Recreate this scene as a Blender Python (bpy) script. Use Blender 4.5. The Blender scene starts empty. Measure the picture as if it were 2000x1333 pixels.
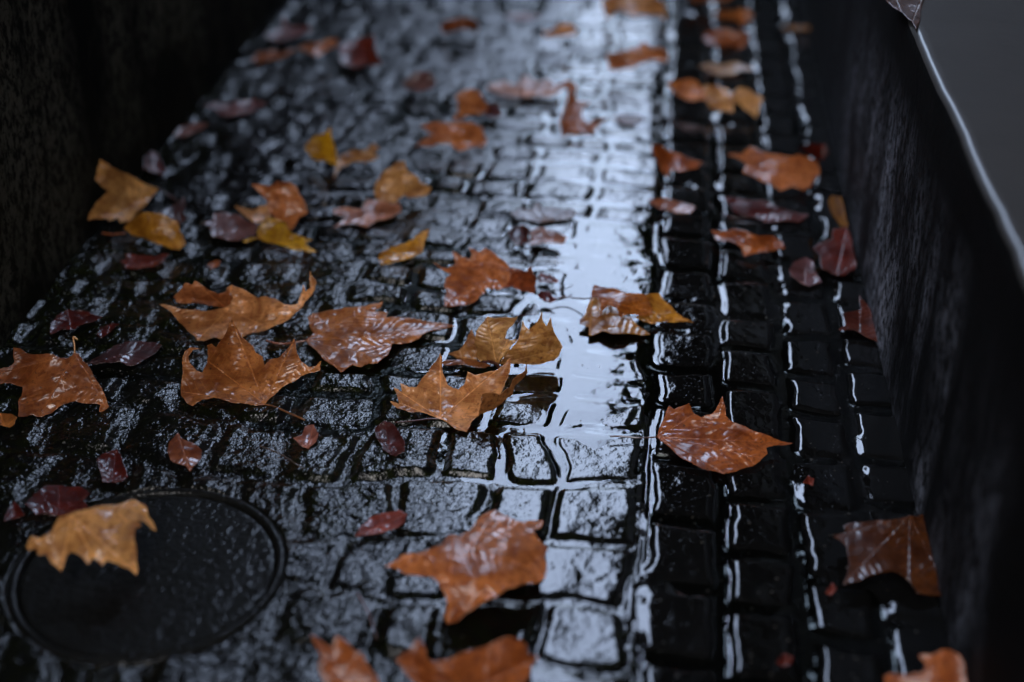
import bpy, bmesh, math, random
import numpy as np
from mathutils import Vector
from mathutils.geometry import delaunay_2d_cdt
sc = bpy.context.scene
C = sc.collection
rad = math.radians

# ---------------------------------------------------------------- camera
PITCH, YAW, CAM_H, FPX = rad(30.8), rad(6.26), 1.0, 2778.0
cam = bpy.data.cameras.new('camera')
cam.sensor_width = 36; cam.lens = 50; cam.clip_start = 0.02; cam.clip_end = 2000
cam.dof.use_dof = True; cam.dof.focus_distance = 1.80; cam.dof.aperture_fstop = 1.5
cam.dof.aperture_blades = 0
camo = bpy.data.objects.new('camera', cam); C.objects.link(camo)
camo.location = (0, 0, CAM_H); camo.rotation_euler = (rad(90) - PITCH, 0, YAW)
sc.camera = camo

# ---------------------------------------------------------------- sky, sun, exposure
SUN_EL, SUN_AZ = rad(52), rad(-176)        # azimuth from +Y, negative = to the left
w = bpy.data.worlds.new('World'); sc.world = w; w.use_nodes = True
nt = w.node_tree; nt.nodes.clear()
sky = nt.nodes.new('ShaderNodeTexSky'); sky.sky_type = 'NISHITA'; sky.sun_disc = False
sky.sun_elevation = SUN_EL; sky.sun_rotation = SUN_AZ; sky.dust_density = 1.2; sky.ozone_density = 2.0
hs = nt.nodes.new('ShaderNodeHueSaturation'); hs.inputs['Saturation'].default_value = 0.64
bg = nt.nodes.new('ShaderNodeBackground'); bg.inputs[1].default_value = 0.15
wo = nt.nodes.new('ShaderNodeOutputWorld')
# broken overcast: a brighter bank of cloud low ahead, streaked by noise
def wn(typ, **kw):
    n = nt.nodes.new(typ)
    for k, v in kw.items(): setattr(n, k, v)
    return n
def wmath(op, a, b=0.0):
    n = wn('ShaderNodeMath', operation=op)
    for s_, v in zip(n.inputs, (a, b)):
        if isinstance(v, bpy.types.NodeSocket): nt.links.new(v, s_)
        else: s_.default_value = v
    return n.outputs[0]
def wramp(v, a, b):
    n = wn('ShaderNodeMapRange', interpolation_type='SMOOTHSTEP'); nt.links.new(v, n.inputs[0]); n.inputs[1].default_value = a; n.inputs[2].default_value = b
    return n.outputs[0]
tcw = wn('ShaderNodeTexCoord'); sx = wn('ShaderNodeSeparateXYZ'); nt.links.new(tcw.outputs['Generated'], sx.inputs[0])
nz = wn('ShaderNodeTexNoise'); nz.inputs['Scale'].default_value = 3.5; nz.inputs['Detail'].default_value = 5; nt.links.new(tcw.outputs['Generated'], nz.inputs[0])
bank = wmath('MULTIPLY', wmath('MULTIPLY', wramp(sx.outputs[2], .12, .30), wmath('SUBTRACT', 1.0, wramp(sx.outputs[2], .74, .92))), wramp(sx.outputs[1], .1, .6))
up_ = wmath('ADD', 0.55, wmath('MULTIPLY', wramp(sx.outputs[2], .28, .74), 7.5))
gain = wmath('ADD', 1.0, wmath('MULTIPLY', wmath('MULTIPLY', bank, up_), wmath('ADD', .55, wmath('MULTIPLY', nz.outputs[0], .9))))
vm = wn('ShaderNodeVectorMath', operation='SCALE'); nt.links.new(hs.outputs[0], vm.inputs[0]); nt.links.new(gain, vm.inputs['Scale'])
nt.links.new(sky.outputs[0], hs.inputs['Color']); nt.links.new(vm.outputs[0], bg.inputs[0]); nt.links.new(bg.outputs[0], wo.inputs[0])
sl = bpy.data.lights.new('sun', 'SUN'); sl.energy = 1.05; sl.angle = rad(75); sl.color = (1.0, 0.95, 0.88)
so = bpy.data.objects.new('sun', sl); C.objects.link(so)
so.rotation_euler = (rad(90) - SUN_EL, 0, math.pi - SUN_AZ)
sc.view_settings.view_transform = 'Standard'; sc.view_settings.look = 'None'
sc.view_settings.exposure = 2.38; sc.view_settings.gamma = 1.0; sc.view_settings.use_curve_mapping = False
sc.cycles.max_bounces = 6; sc.cycles.glossy_bounces = 4; sc.cycles.transmission_bounces = 4
sc.cycles.caustics_reflective = False; sc.cycles.caustics_refractive = False

# ---------------------------------------------------------------- where a point of the ground lies
Fv = np.array([-math.sin(YAW)*math.cos(PITCH), math.cos(YAW)*math.cos(PITCH), -math.sin(PITCH)])
Rv = np.array([math.cos(YAW), math.sin(YAW), 0.0]); Uv = np.cross(Rv, Fv)
def ray(px, py):
    px = np.asarray(px, float); py = np.asarray(py, float)
    return Fv + ((px-1000)/FPX)[..., None]*Rv - ((py-666.5)/FPX)[..., None]*Uv
def at(px, py, z=0.0):
    d = ray(px, py); t = (np.asarray(z)-CAM_H)/d[..., 2]
    return np.array([0, 0, CAM_H]) + d*t[..., None]
def fall(x):                                # crossfall of the paving, down to the gutter joint
    return np.where(x < 0, -x*0.016, -x*0.045)
def on_ground(px, py, h):                   # point seen at px,py lying h above the paving
    z = np.asarray(h, float) + 0*np.asarray(px, float)
    for _ in range(3):
        p = at(px, py, z); z = h + fall(p[..., 0])
    return at(px, py, z)

# ---------------------------------------------------------------- noise
def lattice(seed): return np.random.RandomState(seed).rand(256, 256)
_L = {}
def vnoise(x, y, seed=0):
    if seed not in _L: _L[seed] = lattice(seed)
    L = _L[seed]; xi = np.floor(x).astype(int); yi = np.floor(y).astype(int)
    fx = x-xi; fy = y-yi; fx = fx*fx*(3-2*fx); fy = fy*fy*(3-2*fy)
    g = lambda a, b: L[(xi+a) & 255, (yi+b) & 255]
    return (g(0,0)*(1-fx)+g(1,0)*fx)*(1-fy)+(g(0,1)*(1-fx)+g(1,1)*fx)*fy
def fbm(x, y, seed=0, o=4):
    s = 0; a = 1; t = 0
    for k in range(o):
        s = s+a*(vnoise(x*2**k+17*k, y*2**k+31*k, seed+k)-.5); t += a; a *= .5
    return s/t*2

# ---------------------------------------------------------------- objects and tags
def tag(o, label=None, cat=None, group=None, kind=None):
    if label: o['label'] = label
    if cat: o['category'] = cat
    if group: o['group'] = group
    if kind: o['kind'] = kind
    return o
def link(name, me, mat, parent=None):
    o = bpy.data.objects.new(name, me); C.objects.link(o)
    if mat: me.materials.append(mat)
    if parent: o.parent = parent; o.matrix_parent_inverse = parent.matrix_basis.inverted()
    return o
def empty(name, loc):
    o = bpy.data.objects.new(name, None); C.objects.link(o); o.location = loc; o.empty_display_size = .02
    return o
def from_bm(name, bm, mat, parent=None, smooth=False):
    me = bpy.data.meshes.new(name); bm.to_mesh(me); bm.free()
    if smooth: me.polygons.foreach_set('use_smooth', [True]*len(me.polygons))
    return link(name, me, mat, parent)
def box(name, x0, x1, y0, y1, z0, z1, mat, parent=None, bev=0, seg=3):
    bm = bmesh.new(); bmesh.ops.create_cube(bm, size=1)
    for v in bm.verts: v.co = Vector(((x0+x1)/2+v.co.x*(x1-x0), (y0+y1)/2+v.co.y*(y1-y0), (z0+z1)/2+v.co.z*(z1-z0)))
    if bev: bmesh.ops.bevel(bm, geom=bm.edges[:], offset=bev, segments=seg, profile=.5, affect='EDGES')
    return from_bm(name, bm, mat, parent, smooth=False)
def grid_mesh(name, xs, ys, Z, mat, keep=None, attrs=None):
    nx, ny = len(xs), len(ys)
    X, Y = np.meshgrid(xs, ys, indexing='ij')
    co = np.stack([X, Y, Z], -1).reshape(-1, 3)
    i = np.arange(nx*ny).reshape(nx, ny)
    q = np.stack([i[:-1,:-1], i[1:,:-1], i[1:,1:], i[:-1,1:]], -1).reshape(-1, 4)
    if keep is not None:
        k = (keep[:-1,:-1] | keep[1:,:-1] | keep[1:,1:] | keep[:-1,1:]).reshape(-1)
        q = q[k]; used = np.unique(q); remap = -np.ones(nx*ny, int); remap[used] = np.arange(len(used))
        co = co[used]; q = remap[q]
    me = bpy.data.meshes.new(name)
    me.vertices.add(len(co)); me.vertices.foreach_set('co', co.ravel())
    me.loops.add(q.size); me.loops.foreach_set('vertex_index', q.ravel().astype(np.int32))
    me.polygons.add(len(q)); me.polygons.foreach_set('loop_start', np.arange(0, q.size, 4, dtype=np.int32))
    me.polygons.foreach_set('loop_total', np.full(len(q), 4, np.int32))
    me.polygons.foreach_set('use_smooth', np.ones(len(q), bool))
    me.update(calc_edges=True)
    for nm, arr in (attrs or {}).items():
        a = me.attributes.new(nm, 'FLOAT', 'POINT'); v = arr.reshape(-1)
        if keep is not None: v = v[used]
        a.data.foreach_set('value', v.astype(np.float32))
    return link(name, me, mat)

# ---------------------------------------------------------------- materials
class NT:
    def __init__(s, name):
        s.m = bpy.data.materials.new(name); s.m.use_nodes = True; s.t = s.m.node_tree; s.t.nodes.clear()
        s.out = s.t.nodes.new('ShaderNodeOutputMaterial')
    def n(s, typ, ins=None, **kw):
        nd = s.t.nodes.new(typ)
        for k, v in kw.items(): setattr(nd, k, v)
        for k, v in (ins or {}).items(): s.put(nd.inputs[k], v)
        return nd
    def put(s, sock, v):
        if isinstance(v, bpy.types.NodeSocket): s.t.links.new(v, sock)
        elif isinstance(v, bpy.types.Node): s.t.links.new(v.outputs[0], sock)
        else: sock.default_value = v
    def math(s, op, a, b=0.0, c=0.0, clamp=False):
        nd = s.n('ShaderNodeMath', operation=op, use_clamp=clamp); s.put(nd.inputs[0], a); s.put(nd.inputs[1], b); s.put(nd.inputs[2], c)
        return nd.outputs[0]
    def noise(s, vec, scale, detail=4, rough=.55, dist=0.0):
        return s.n('ShaderNodeTexNoise', {'Vector': vec, 'Scale': scale, 'Detail': detail, 'Roughness': rough, 'Distortion': dist}).outputs[0]
    def ramp(s, fac, stops, interp='LINEAR'):
        nd = s.n('ShaderNodeValToRGB', {'Fac': fac}); r = nd.color_ramp; r.interpolation = interp
        while len(r.elements) < len(stops): r.elements.new(0.5)
        for e, (p, c) in zip(r.elements, stops):
            e.position = p; e.color = (c, c, c, 1) if isinstance(c, (int, float)) else (*c, 1)
        return nd.outputs[0]
    def mix(s, fac, a, b, mode='MIX'):
        nd = s.n('ShaderNodeMix', data_type='RGBA', blend_type=mode)
        s.put(nd.inputs[0], fac); s.put(nd.inputs[6], a); s.put(nd.inputs[7], b)
        return nd.outputs[2]
    def maprange(s, v, a, b, c, d):
        return s.n('ShaderNodeMapRange', {0: v, 1: a, 2: b, 3: c, 4: d}).outputs[0]
    def vec(s, scale=(1,1,1)):
        tc = s.n('ShaderNodeTexCoord'); mp = s.n('ShaderNodeMapping', {'Vector': tc.outputs['Object'], 'Scale': scale})
        return mp.outputs[0]

def stone_mat():
    t = NT('wet_stone'); v = t.vec()
    big = t.noise(v, 9, 4); fine = t.noise(v, 105, 3, .55); grit = t.noise(v, 480, 0, .5)
    idn = t.n('ShaderNodeAttribute', attribute_name='stone_tone').outputs['Fac']
    rgh = t.n('ShaderNodeAttribute', attribute_name='riven').outputs['Fac']
    moss = t.n('ShaderNodeAttribute', attribute_name='moss').outputs['Fac']
    c = t.mix(fine, (.0008, .0008, .0008, 1), (.004, .004, .004, 1))
    c = t.mix(idn, c, (.05, .048, .046, 1), 'MIX') if False else t.mix(t.math('MULTIPLY', idn, .35), c, (.006, .006, .0062, 1))
    mm = t.math('MULTIPLY', moss, t.ramp(fine, [(.42, 0), (.6, 1)]), clamp=True)
    c = t.mix(mm, c, (.0055, .0070, .0012, 1))
    # relief of the split face: coarse grain plus grit
    h = t.math('ADD', t.math('MULTIPLY', fine, .9), t.math('MULTIPLY', grit, .1))
    beads = t.math('MULTIPLY', t.ramp(t.noise(v, 330, 1), [(.70, 0), (.76, 1)]), .25)
    h = t.math('ADD', h, beads)
    b = t.n('ShaderNodeBump', {'Height': h, 'Distance': t.math('MULTIPLY', rgh, .0040), 'Strength': 1.0})
    b2 = t.n('ShaderNodeBump', {'Height': h, 'Distance': t.math('MULTIPLY', rgh, .0036), 'Strength': 1.0})
    r = t.maprange(rgh, 0, 1, .22, .38)
    p = t.n('ShaderNodeBsdfPrincipled', {'Base Color': c, 'Roughness': r, 'Normal': b.outputs[0], 'Specular IOR Level': .0,
        'Coat Weight': 1.0, 'Coat IOR': 1.36, 'Coat Roughness': t.maprange(rgh, 0, 1, .015, .03), 'Coat Normal': b2.outputs[0]})
    t.put(t.out.inputs[0], p); return t.m
def water_mat():
    t = NT('puddle_water'); v = t.vec()
    n = t.noise(v, 38, 2)
    b = t.n('ShaderNodeBump', {'Height': n, 'Distance': .0006, 'Strength': .5})
    fr = t.n('ShaderNodeFresnel', {'IOR': 1.34, 'Normal': b.outputs[0]})
    g = t.n('ShaderNodeBsdfGlossy', {'Roughness': .02, 'Color': (1,1,1,1), 'Normal': b.outputs[0]})
    tr = t.n('ShaderNodeBsdfTransparent', {'Color': (.80, .84, .82, 1)})
    mx = t.n('ShaderNodeMixShader', {0: fr.outputs[0], 1: tr.outputs[0], 2: g.outputs[0]})
    t.put(t.out.inputs[0], mx); return t.m
def leaf_mat():
    t = NT('wet_leaf'); v = t.vec()
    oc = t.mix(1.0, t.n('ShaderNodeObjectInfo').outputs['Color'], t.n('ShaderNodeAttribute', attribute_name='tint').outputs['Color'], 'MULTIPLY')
    vd = t.n('ShaderNodeAttribute', attribute_name='vein_dist').outputs['Fac']
    vs = t.n('ShaderNodeAttribute', attribute_name='vein_side').outputs['Fac']
    n1 = t.noise(v, 22, 4); n2 = t.noise(v, 130, 4, .6); n3 = t.noise(v, 700, 2)
    f = t.math('ABSOLUTE', t.math('SUBTRACT', t.math('FRACT', t.math('ADD', vs, t.math('MULTIPLY', t.noise(v, 28, 2), 1.1))), .5))           # .5 on a side vein
    side = t.maprange(f, .455, .495, 0, 1)
    main = t.maprange(vd, .0004, .0016, 1, 0)
    vein = t.math('MAXIMUM', main, t.math('MULTIPLY', side, .5))
    lo = t.mix(1.0, oc, (.42, .34, .30, 1), 'MULTIPLY'); hi = t.mix(1.0, oc, (1.35, 1.5, 1.7, 1), 'MULTIPLY')
    c = t.mix(t.ramp(n1, [(.34, 0), (.5, .55), (.66, 1)]), lo, hi)
    c = t.mix(t.math('MULTIPLY', t.ramp(n2, [(.38, 1), (.52, 0)]), .75), c, t.mix(1.0, oc, (.45, .32, .28, 1), 'MULTIPLY'))
    spots = t.ramp(t.noise(v, 210, 2), [(.29, 1), (.33, 0)])
    c = t.mix(t.math('MULTIPLY', spots, .8), c, (.02, .012, .008, 1))
    c = t.mix(t.math('MULTIPLY', vein, .6), c, t.mix(1.0, oc, (1.7, 1.8, 1.8, 1), 'MULTIPLY'))
    puck = t.math('MULTIPLY', t.math('POWER', t.math('MULTIPLY', f, 2), 2.0), .5)
    h = t.math('ADD', t.math('ADD', t.math('MULTIPLY', t.math('MULTIPLY', puck, -1.6), t.ramp(t.noise(v, 30, 2), [(.38, .1), (.62, 1)])), t.math('MULTIPLY', main, -.9)),
               t.math('ADD', t.math('MULTIPLY', n2, .35), t.math('MULTIPLY', n3, .10)))
    b = t.n('ShaderNodeBump', {'Height': h, 'Distance': .0010, 'Strength': .8})
    wet = t.ramp(t.noise(v, 16, 3), [(.38, .25), (.55, 1)])
    p = t.n('ShaderNodeBsdfPrincipled', {'Base Color': c, 'Roughness': .42, 'Normal': b.outputs[0], 'Specular IOR Level': .25,
        'Coat Weight': wet, 'Coat IOR': 1.48, 'Coat Roughness': .045, 'Coat Normal': b.outputs[0]})
    tl = t.n('ShaderNodeBsdfTranslucent', {'Color': t.mix(1.0, c, (1.3, 1.0, .7, 1), 'MULTIPLY')})
    mx = t.n('ShaderNodeMixShader', {0: .30, 1: p.outputs[0], 2: tl.outputs[0]})
    t.put(t.out.inputs[0], mx); return t.m
def stem_mat():
    t = NT('leaf_stem'); v = t.vec(); oc = t.n('ShaderNodeObjectInfo').outputs['Color']
    c = t.mix(t.noise(v, 90, 3), t.mix(1, oc, (.5,.45,.4,1), 'MULTIPLY'), oc)
    p = t.n('ShaderNodeBsdfPrincipled', {'Base Color': c, 'Roughness': .4, 'Coat Weight': .8, 'Coat Roughness': .08})
    t.put(t.out.inputs[0], p); return t.m
def concrete_mat(name, dark, light, patch=None):
    t = NT(name); v = t.vec(); vs_ = t.vec((1, 1, .25))
    st = t.noise(vs_, 5, 5, .6, .4); sp = t.noise(t.vec((1, 1, .7)), 75, 5, .7); gr = t.noise(v, 300, 3)
    k = t.math('MULTIPLY', t.ramp(st, [(.32, 0), (.55, 1)]), t.ramp(sp, [(.42, .05), (.56, 1)]))
    if not patch:                               # darker towards the foot of the wall, with a ragged edge
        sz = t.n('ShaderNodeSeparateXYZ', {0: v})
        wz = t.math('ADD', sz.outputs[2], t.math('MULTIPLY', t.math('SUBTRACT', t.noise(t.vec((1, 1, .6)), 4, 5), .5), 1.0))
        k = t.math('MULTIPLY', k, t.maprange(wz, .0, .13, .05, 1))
    if patch:                                   # a pale patch of its own shape, thinning out along the wall
        sp3 = t.n('ShaderNodeSeparateXYZ', {0: v})
        wv = t.math('ADD', sp3.outputs[1], t.math('MULTIPLY', t.math('SUBTRACT', t.noise(t.vec((1, 1, .3)), 6, 4), .5), .9))
        m1 = t.ramp(wv, [(0, 0), (.12, .0), (.30, 1), (.62, .7), (.80, .12), (1, .05)]) if False else t.math('MULTIPLY', t.maprange(wv, patch[0], patch[1], 0, 1), t.maprange(wv, patch[2], patch[3], 1, .05))
        m2 = t.math('MULTIPLY', t.maprange(sp3.outputs[2], .18, .34, 1, .0), t.ramp(t.noise(t.vec((1, 1, .5)), 13, 4, .6), [(.38, .12), (.60, 1)]))
        k = t.math('MULTIPLY', k, t.math('MULTIPLY', m1, m2))
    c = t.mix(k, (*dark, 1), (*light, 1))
    c = t.mix(t.math('MULTIPLY', t.ramp(t.noise(v, 3.1, 3), [(.45, 0), (.6, 1)]), 0 if patch else .25), c, (.045, .042, .022, 1))
    c = t.mix(t.ramp(t.noise(v, 160, 2), [(.33, .85), (.40, 0)]), c, (.006, .006, .006, 1))
    b = t.n('ShaderNodeBump', {'Height': t.math('ADD', sp, t.math('MULTIPLY', gr, .3)), 'Distance': .0012, 'Strength': .8})
    p = t.n('ShaderNodeBsdfPrincipled', {'Base Color': c, 'Roughness': .7, 'Specular IOR Level': .06, 'Normal': b.outputs[0]})
    t.put(t.out.inputs[0], p); return t.m
def slab_mat():
    t = NT('wet_slab'); v = t.vec()
    n = t.noise(v, 14, 4); d = t.noise(v, 260, 2)
    c = t.mix(n, (.020, .0185, .018, 1), (.032, .030, .029, 1))
    drops = t.ramp(d, [(.70, 0), (.76, 1)])
    b = t.n('ShaderNodeBump', {'Height': t.math('ADD', t.math('MULTIPLY', drops, .7), t.math('MULTIPLY', n, .5)), 'Distance': .0012, 'Strength': .7})
    p = t.n('ShaderNodeBsdfPrincipled', {'Base Color': c, 'Roughness': .35, 'Normal': b.outputs[0],
            'Specular IOR Level': .1, 'Coat Weight': .32, 'Coat Roughness': .12, 'Coat IOR': 1.34, 'Coat Normal': b.outputs[0]})
    t.put(t.out.inputs[0], p); return t.m
def iron_mat():
    t = NT('wet_iron'); v = t.vec(); n = t.noise(v, 110, 2, .55)
    b = t.n('ShaderNodeBump', {'Height': n, 'Distance': .0022, 'Strength': 1})
    c = t.mix(n, (.001, .001, .001, 1), (.0035, .0035, .0025, 1))
    p = t.n('ShaderNodeBsdfPrincipled', {'Base Color': c, 'Roughness': .6, 'Specular IOR Level': .1, 'Metallic': .0, 'Normal': b.outputs[0], 'Coat Weight': .35, 'Coat Roughness': .05, 'Coat IOR': 1.33, 'Coat Normal': b.outputs[0]})
    t.put(t.out.inputs[0], p); return t.m
def plain_mat(name, a, b_, scale=3, rough=.8):
    t = NT(name); v = t.vec(); n = t.noise(v, scale, 5)
    b = t.n('ShaderNodeBump', {'Height': n, 'Distance': .02})
    p = t.n('ShaderNodeBsdfPrincipled', {'Base Color': t.mix(n, (*a, 1), (*b_, 1)), 'Roughness': rough, 'Normal': b.outputs[0]})
    t.put(t.out.inputs[0], p); return t.m
M_STONE, M_WATER, M_LEAF, M_STEM = stone_mat(), water_mat(), leaf_mat(), stem_mat()
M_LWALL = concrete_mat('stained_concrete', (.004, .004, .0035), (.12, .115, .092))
M_RWALL = concrete_mat('weathered_stone', (.001, .001, .0012), (.25, .27, .335), (1.0, 1.5, 1.9, 2.6))
M_SLAB, M_IRON = slab_mat(), iron_mat()
M_BLOCK_SIDE = plain_mat('blocker_side_dark', (.009, .009, .009), (.015, .0145, .014), 2)  # very dark, for the added sky blockers only
M_BLOCK_TOP = plain_mat('blocker_top_dark', (.007, .006, .005), (.014, .012, .010), 6)
M_GRIT = plain_mat('grit', (.02, .017, .013), (.07, .06, .05), 400, .5)
M_FAR = plain_mat('wet_paving', (.02, .02, .02), (.045, .045, .045), 12, .35)
# ---------------------------------------------------------------- the paving: setts in a heightfield
XL, XR, Y0, Y1 = -0.88, 0.345, 0.62, 4.3
STEP = 0.0022
xs = np.arange(XL, XR, STEP); ys = np.concatenate([np.arange(Y0, 2.6, STEP), np.arange(2.6, Y1, STEP*1.8)])
X, Y = np.meshgrid(xs, ys, indexing='ij')
rng = np.random.RandomState(11)
wx = X + np.where(X < 0, .017, .006)*fbm(X*9, Y*9, 40, 2) + .0045*fbm(X*30, Y*30, 43, 2)
wy = Y + np.where(X < 0, .017, .009)*fbm(X*8, Y*8, 50, 2) + .0045*fbm(X*30, Y*30, 53, 2) + np.where(X < 0, .05*fbm(X*2.2, Y*1.1, 60, 2), 0)
dist = np.full(X.shape, 9.0); ident = np.zeros(X.shape); U_ = np.zeros(X.shape); V_ = np.zeros(X.shape)
def cell(mask, a, b, ea, eb_list, base_id):
    """a: coordinate across rows with edges ea; b: along the row, each row with its own edges"""
    r = np.clip(np.searchsorted(ea, a[mask])-1, 0, len(ea)-2)
    am, bm_ = a[mask], b[mask]; d = np.zeros(am.shape); idv = np.zeros(am.shape); u = np.zeros(am.shape); v = np.zeros(am.shape)
    for k in range(len(ea)-1):
        s = r == k
        if not s.any(): continue
        eb = eb_list[k]; c = np.clip(np.searchsorted(eb, bm_[s])-1, 0, len(eb)-2)
        da = np.minimum(am[s]-ea[k], ea[k+1]-am[s]); db = np.minimum(bm_[s]-eb[c], eb[c+1]-bm_[s])
        R0 = .016                                    # rounded corners
        qa = np.maximum(R0-da, 0); qb = np.maximum(R0-db, 0)
        d[s] = np.where((qa > 0) & (qb > 0), R0-np.hypot(qa, qb), np.minimum(da, db))
        idv[s] = base_id+k*97+c*13
        u[s] = (am[s]-ea[k])/(ea[k+1]-ea[k])-.5; v[s] = (bm_[s]-eb[c])/(eb[c+1]-eb[c])-.5
    dist[mask] = d; ident[mask] = idv; U_[mask] = u; V_[mask] = v
def edges(a, b, lo, hi): 
    e = [a]
    while e[-1] < b: e.append(e[-1]+rng.uniform(lo, hi))
    return np.array(e)
JX = 0.008
# left field: courses across the path, running bond, closed by one long column beside the gutter joint
rowsL = edges(.4, 1.40, .092, .118); rowsL = np.concatenate([rowsL, edges(rowsL[-1], 4.6, .058, .082)[1:]])
colsL = []
for k in range(len(rowsL)-1):
    e = [JX]; wds = [rng.uniform(.100, .122)]+[rng.uniform(.062, .112) for _ in range(16)]
    for q in wds: e.append(e[-1]-q)
    colsL.append(np.array(e[::-1]))
mL = X < 99
cell(wx < JX, wy, wx, rowsL, colsL, 1)
# right band: three long courses parallel to the low wall
colsR = np.array([JX, .098, .182, .262, .345, .43])
rowsR = [edges(.4, 4.6, .080, .125) for _ in range(len(colsR)-1)]
cell(wx >= JX, wx, wy, colsR, rowsR, 5001)
def hsh(i, k): return np.modf(np.abs(np.sin(i*12.9898+k*78.233)*43758.5453))[0]
right = (wx >= JX).astype(float)
gap = .0020 + .0025*vnoise(X*25, Y*25, 70)
e_ = np.clip((dist-gap)/(.0115+.0025*right+.005*np.clip((-X-.3)/.2, 0, 1)), 0, 1)
fill_ = np.where(right > .5, np.clip(.25+1.9*fbm(X*13, Y*13, 68, 3), 0, .9), np.clip(.55+1.5*fbm(X*6, Y*6, 66, 3), .0, .92))   # joints choked with grit here and there
prof = e_*e_*(3-2*e_)
prof = prof+(1-prof)*fill_*.7                     # rounded shoulder
lowx = np.exp(-((X+.07)/.085)**2)                   # a sunken strip left of the gutter joint
pud = lowx*np.clip(1.15-np.abs(Y-1.72)/.42, 0, 1) + .25*lowx*np.clip(1.0-np.abs(Y-2.35)/.5, 0, 1)
pud = np.clip(pud, 0, 1)
riven = np.where(right > .5, .06+.07*vnoise(X*20, Y*20, 77), .85+.3*fbm(X*5, Y*5, 75)) * (1-.84*np.exp(-((X+.08)/.17)**2)*(1-right))
riven = np.clip(riven, .1, 1.2); calm = 1-.6*np.exp(-((X+.09)/.14)**2)*(1-right)
tilt = (U_*(hsh(ident, 1)-.5) + V_*(hsh(ident, 2)-.5))*.0070*(1-.6*right)
top = (hsh(ident, 3)-.5)*.0034*(1-.4*right) + tilt*calm
rough = fbm(X*38, Y*38, 80, 5)*.0024*np.clip(riven+.15, 0, 1.2) + fbm(X*11, Y*11, 90, 3)*.0034*calm*(1-.75*right)
ridg = (1-np.abs(fbm(X*55, Y*30, 95, 3)))*.0012*riven
S = fall(X) + prof*(.0052 + top + rough + ridg) - .0052 + (1-prof)*fbm(X*40, Y*40, 99, 3)*.0012
S -= pud*.0062
S = S + (fall(X)-.0048+.0030*fbm(X*14, Y*14, 130, 4)-S)*np.clip(pud*1.2, 0, 1)*.6*np.clip((wx-JX+.02)/-.01, 0, 1)
MC = at(np.float64(292.), np.float64(1122.)); MR = .150
rr = np.hypot(X-MC[0], Y-MC[1])
S = np.where(rr < MR-.004, -.010, S)
W0 = -.0031
far = np.clip((Y-2.2)/1.6, 0, 1)
Wl = W0 + fall(X)*np.where(X < 0, .75, 1.0) - .0006*far - .0026*np.clip((1.52-Y)/.22, 0, 1)*(X < JX+.004)
tone = hsh(ident, 5); moss = np.clip(fbm(X*3, Y*3, 120, 3)*1.6+.35, 0, 1)*(1-right)
paving = grid_mesh('cobbled_path', xs, ys, S, M_STONE, attrs={'stone_tone': tone, 'riven': riven, 'moss': moss})
tag(paving, 'wet dark cobbled path of worn setts between the walls', 'path', kind='structure')
# water lying in the joints and over the sunken setts, climbing a little where it meets stone
dep = Wl-S
men = np.exp(-np.clip(dep, 0, 1)/.0011)*.0008
wat = grid_mesh('water', xs, ys, Wl+men, M_WATER, keep=(dep > -.0012) & (rr > MR))
tag(wat, 'shallow rain water in the joints and low setts', 'water', kind='structure')
# grit and crumbs washed about the setts: far too many to count
gr = np.random.RandomState(5); gv, gf = [], []
for k in range(2600):
    gx, gy = gr.uniform(-.84, .30), .95+2.4*gr.rand()**1.4
    ix, iy = min(int((gx-XL)/STEP), len(xs)-1), min(int(np.searchsorted(ys, gy)), len(ys)-1)
    if math.hypot(gx-MC[0], gy-MC[1]) < MR: continue
    r = .0005+.0011*gr.rand()**2; z = S[ix, iy]+r*.4; n0 = len(gv)
    for d in ((1, 0, 0), (-1, 0, 0), (0, 1, 0), (0, -1, 0), (0, 0, 1), (0, 0, -1)):
        q = gr.uniform(.6, 1.5, 3); gv.append((gx+d[0]*r*q[0]*1.5, gy+d[1]*r*q[1]*1.5, z+d[2]*r*q[2]*.8))
    gf += [(n0+a, n0+b, n0+c) for a, b, c in ((0,2,4),(2,1,4),(1,3,4),(3,0,4),(2,0,5),(1,2,5),(3,1,5),(0,3,5))]
gm = bpy.data.meshes.new('grit'); gm.from_pydata(gv, [], gf)
tag(link('grit', gm, M_GRIT), 'fine dark grit and leaf crumbs washed over the setts', 'grit', kind='stuff')
box('ground', -60, 60, -60, 60, -.5, -.02, M_FAR)['kind'] = 'structure'

# ---------------------------------------------------------------- walls, and the sky blockers added out of view
lw = empty('concrete_wall', (-.99, 1.5, 0))
tag(lw, 'dark stained concrete wall rising on the left of the path', 'wall')
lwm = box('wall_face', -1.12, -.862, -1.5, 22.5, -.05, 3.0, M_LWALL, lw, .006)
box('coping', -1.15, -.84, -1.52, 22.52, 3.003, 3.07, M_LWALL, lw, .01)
rw = empty('low_wall', (.45, 1.5, 0))
tag(rw, 'low patchy stone wall with smooth wet grey top, right of path', 'wall')
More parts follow.
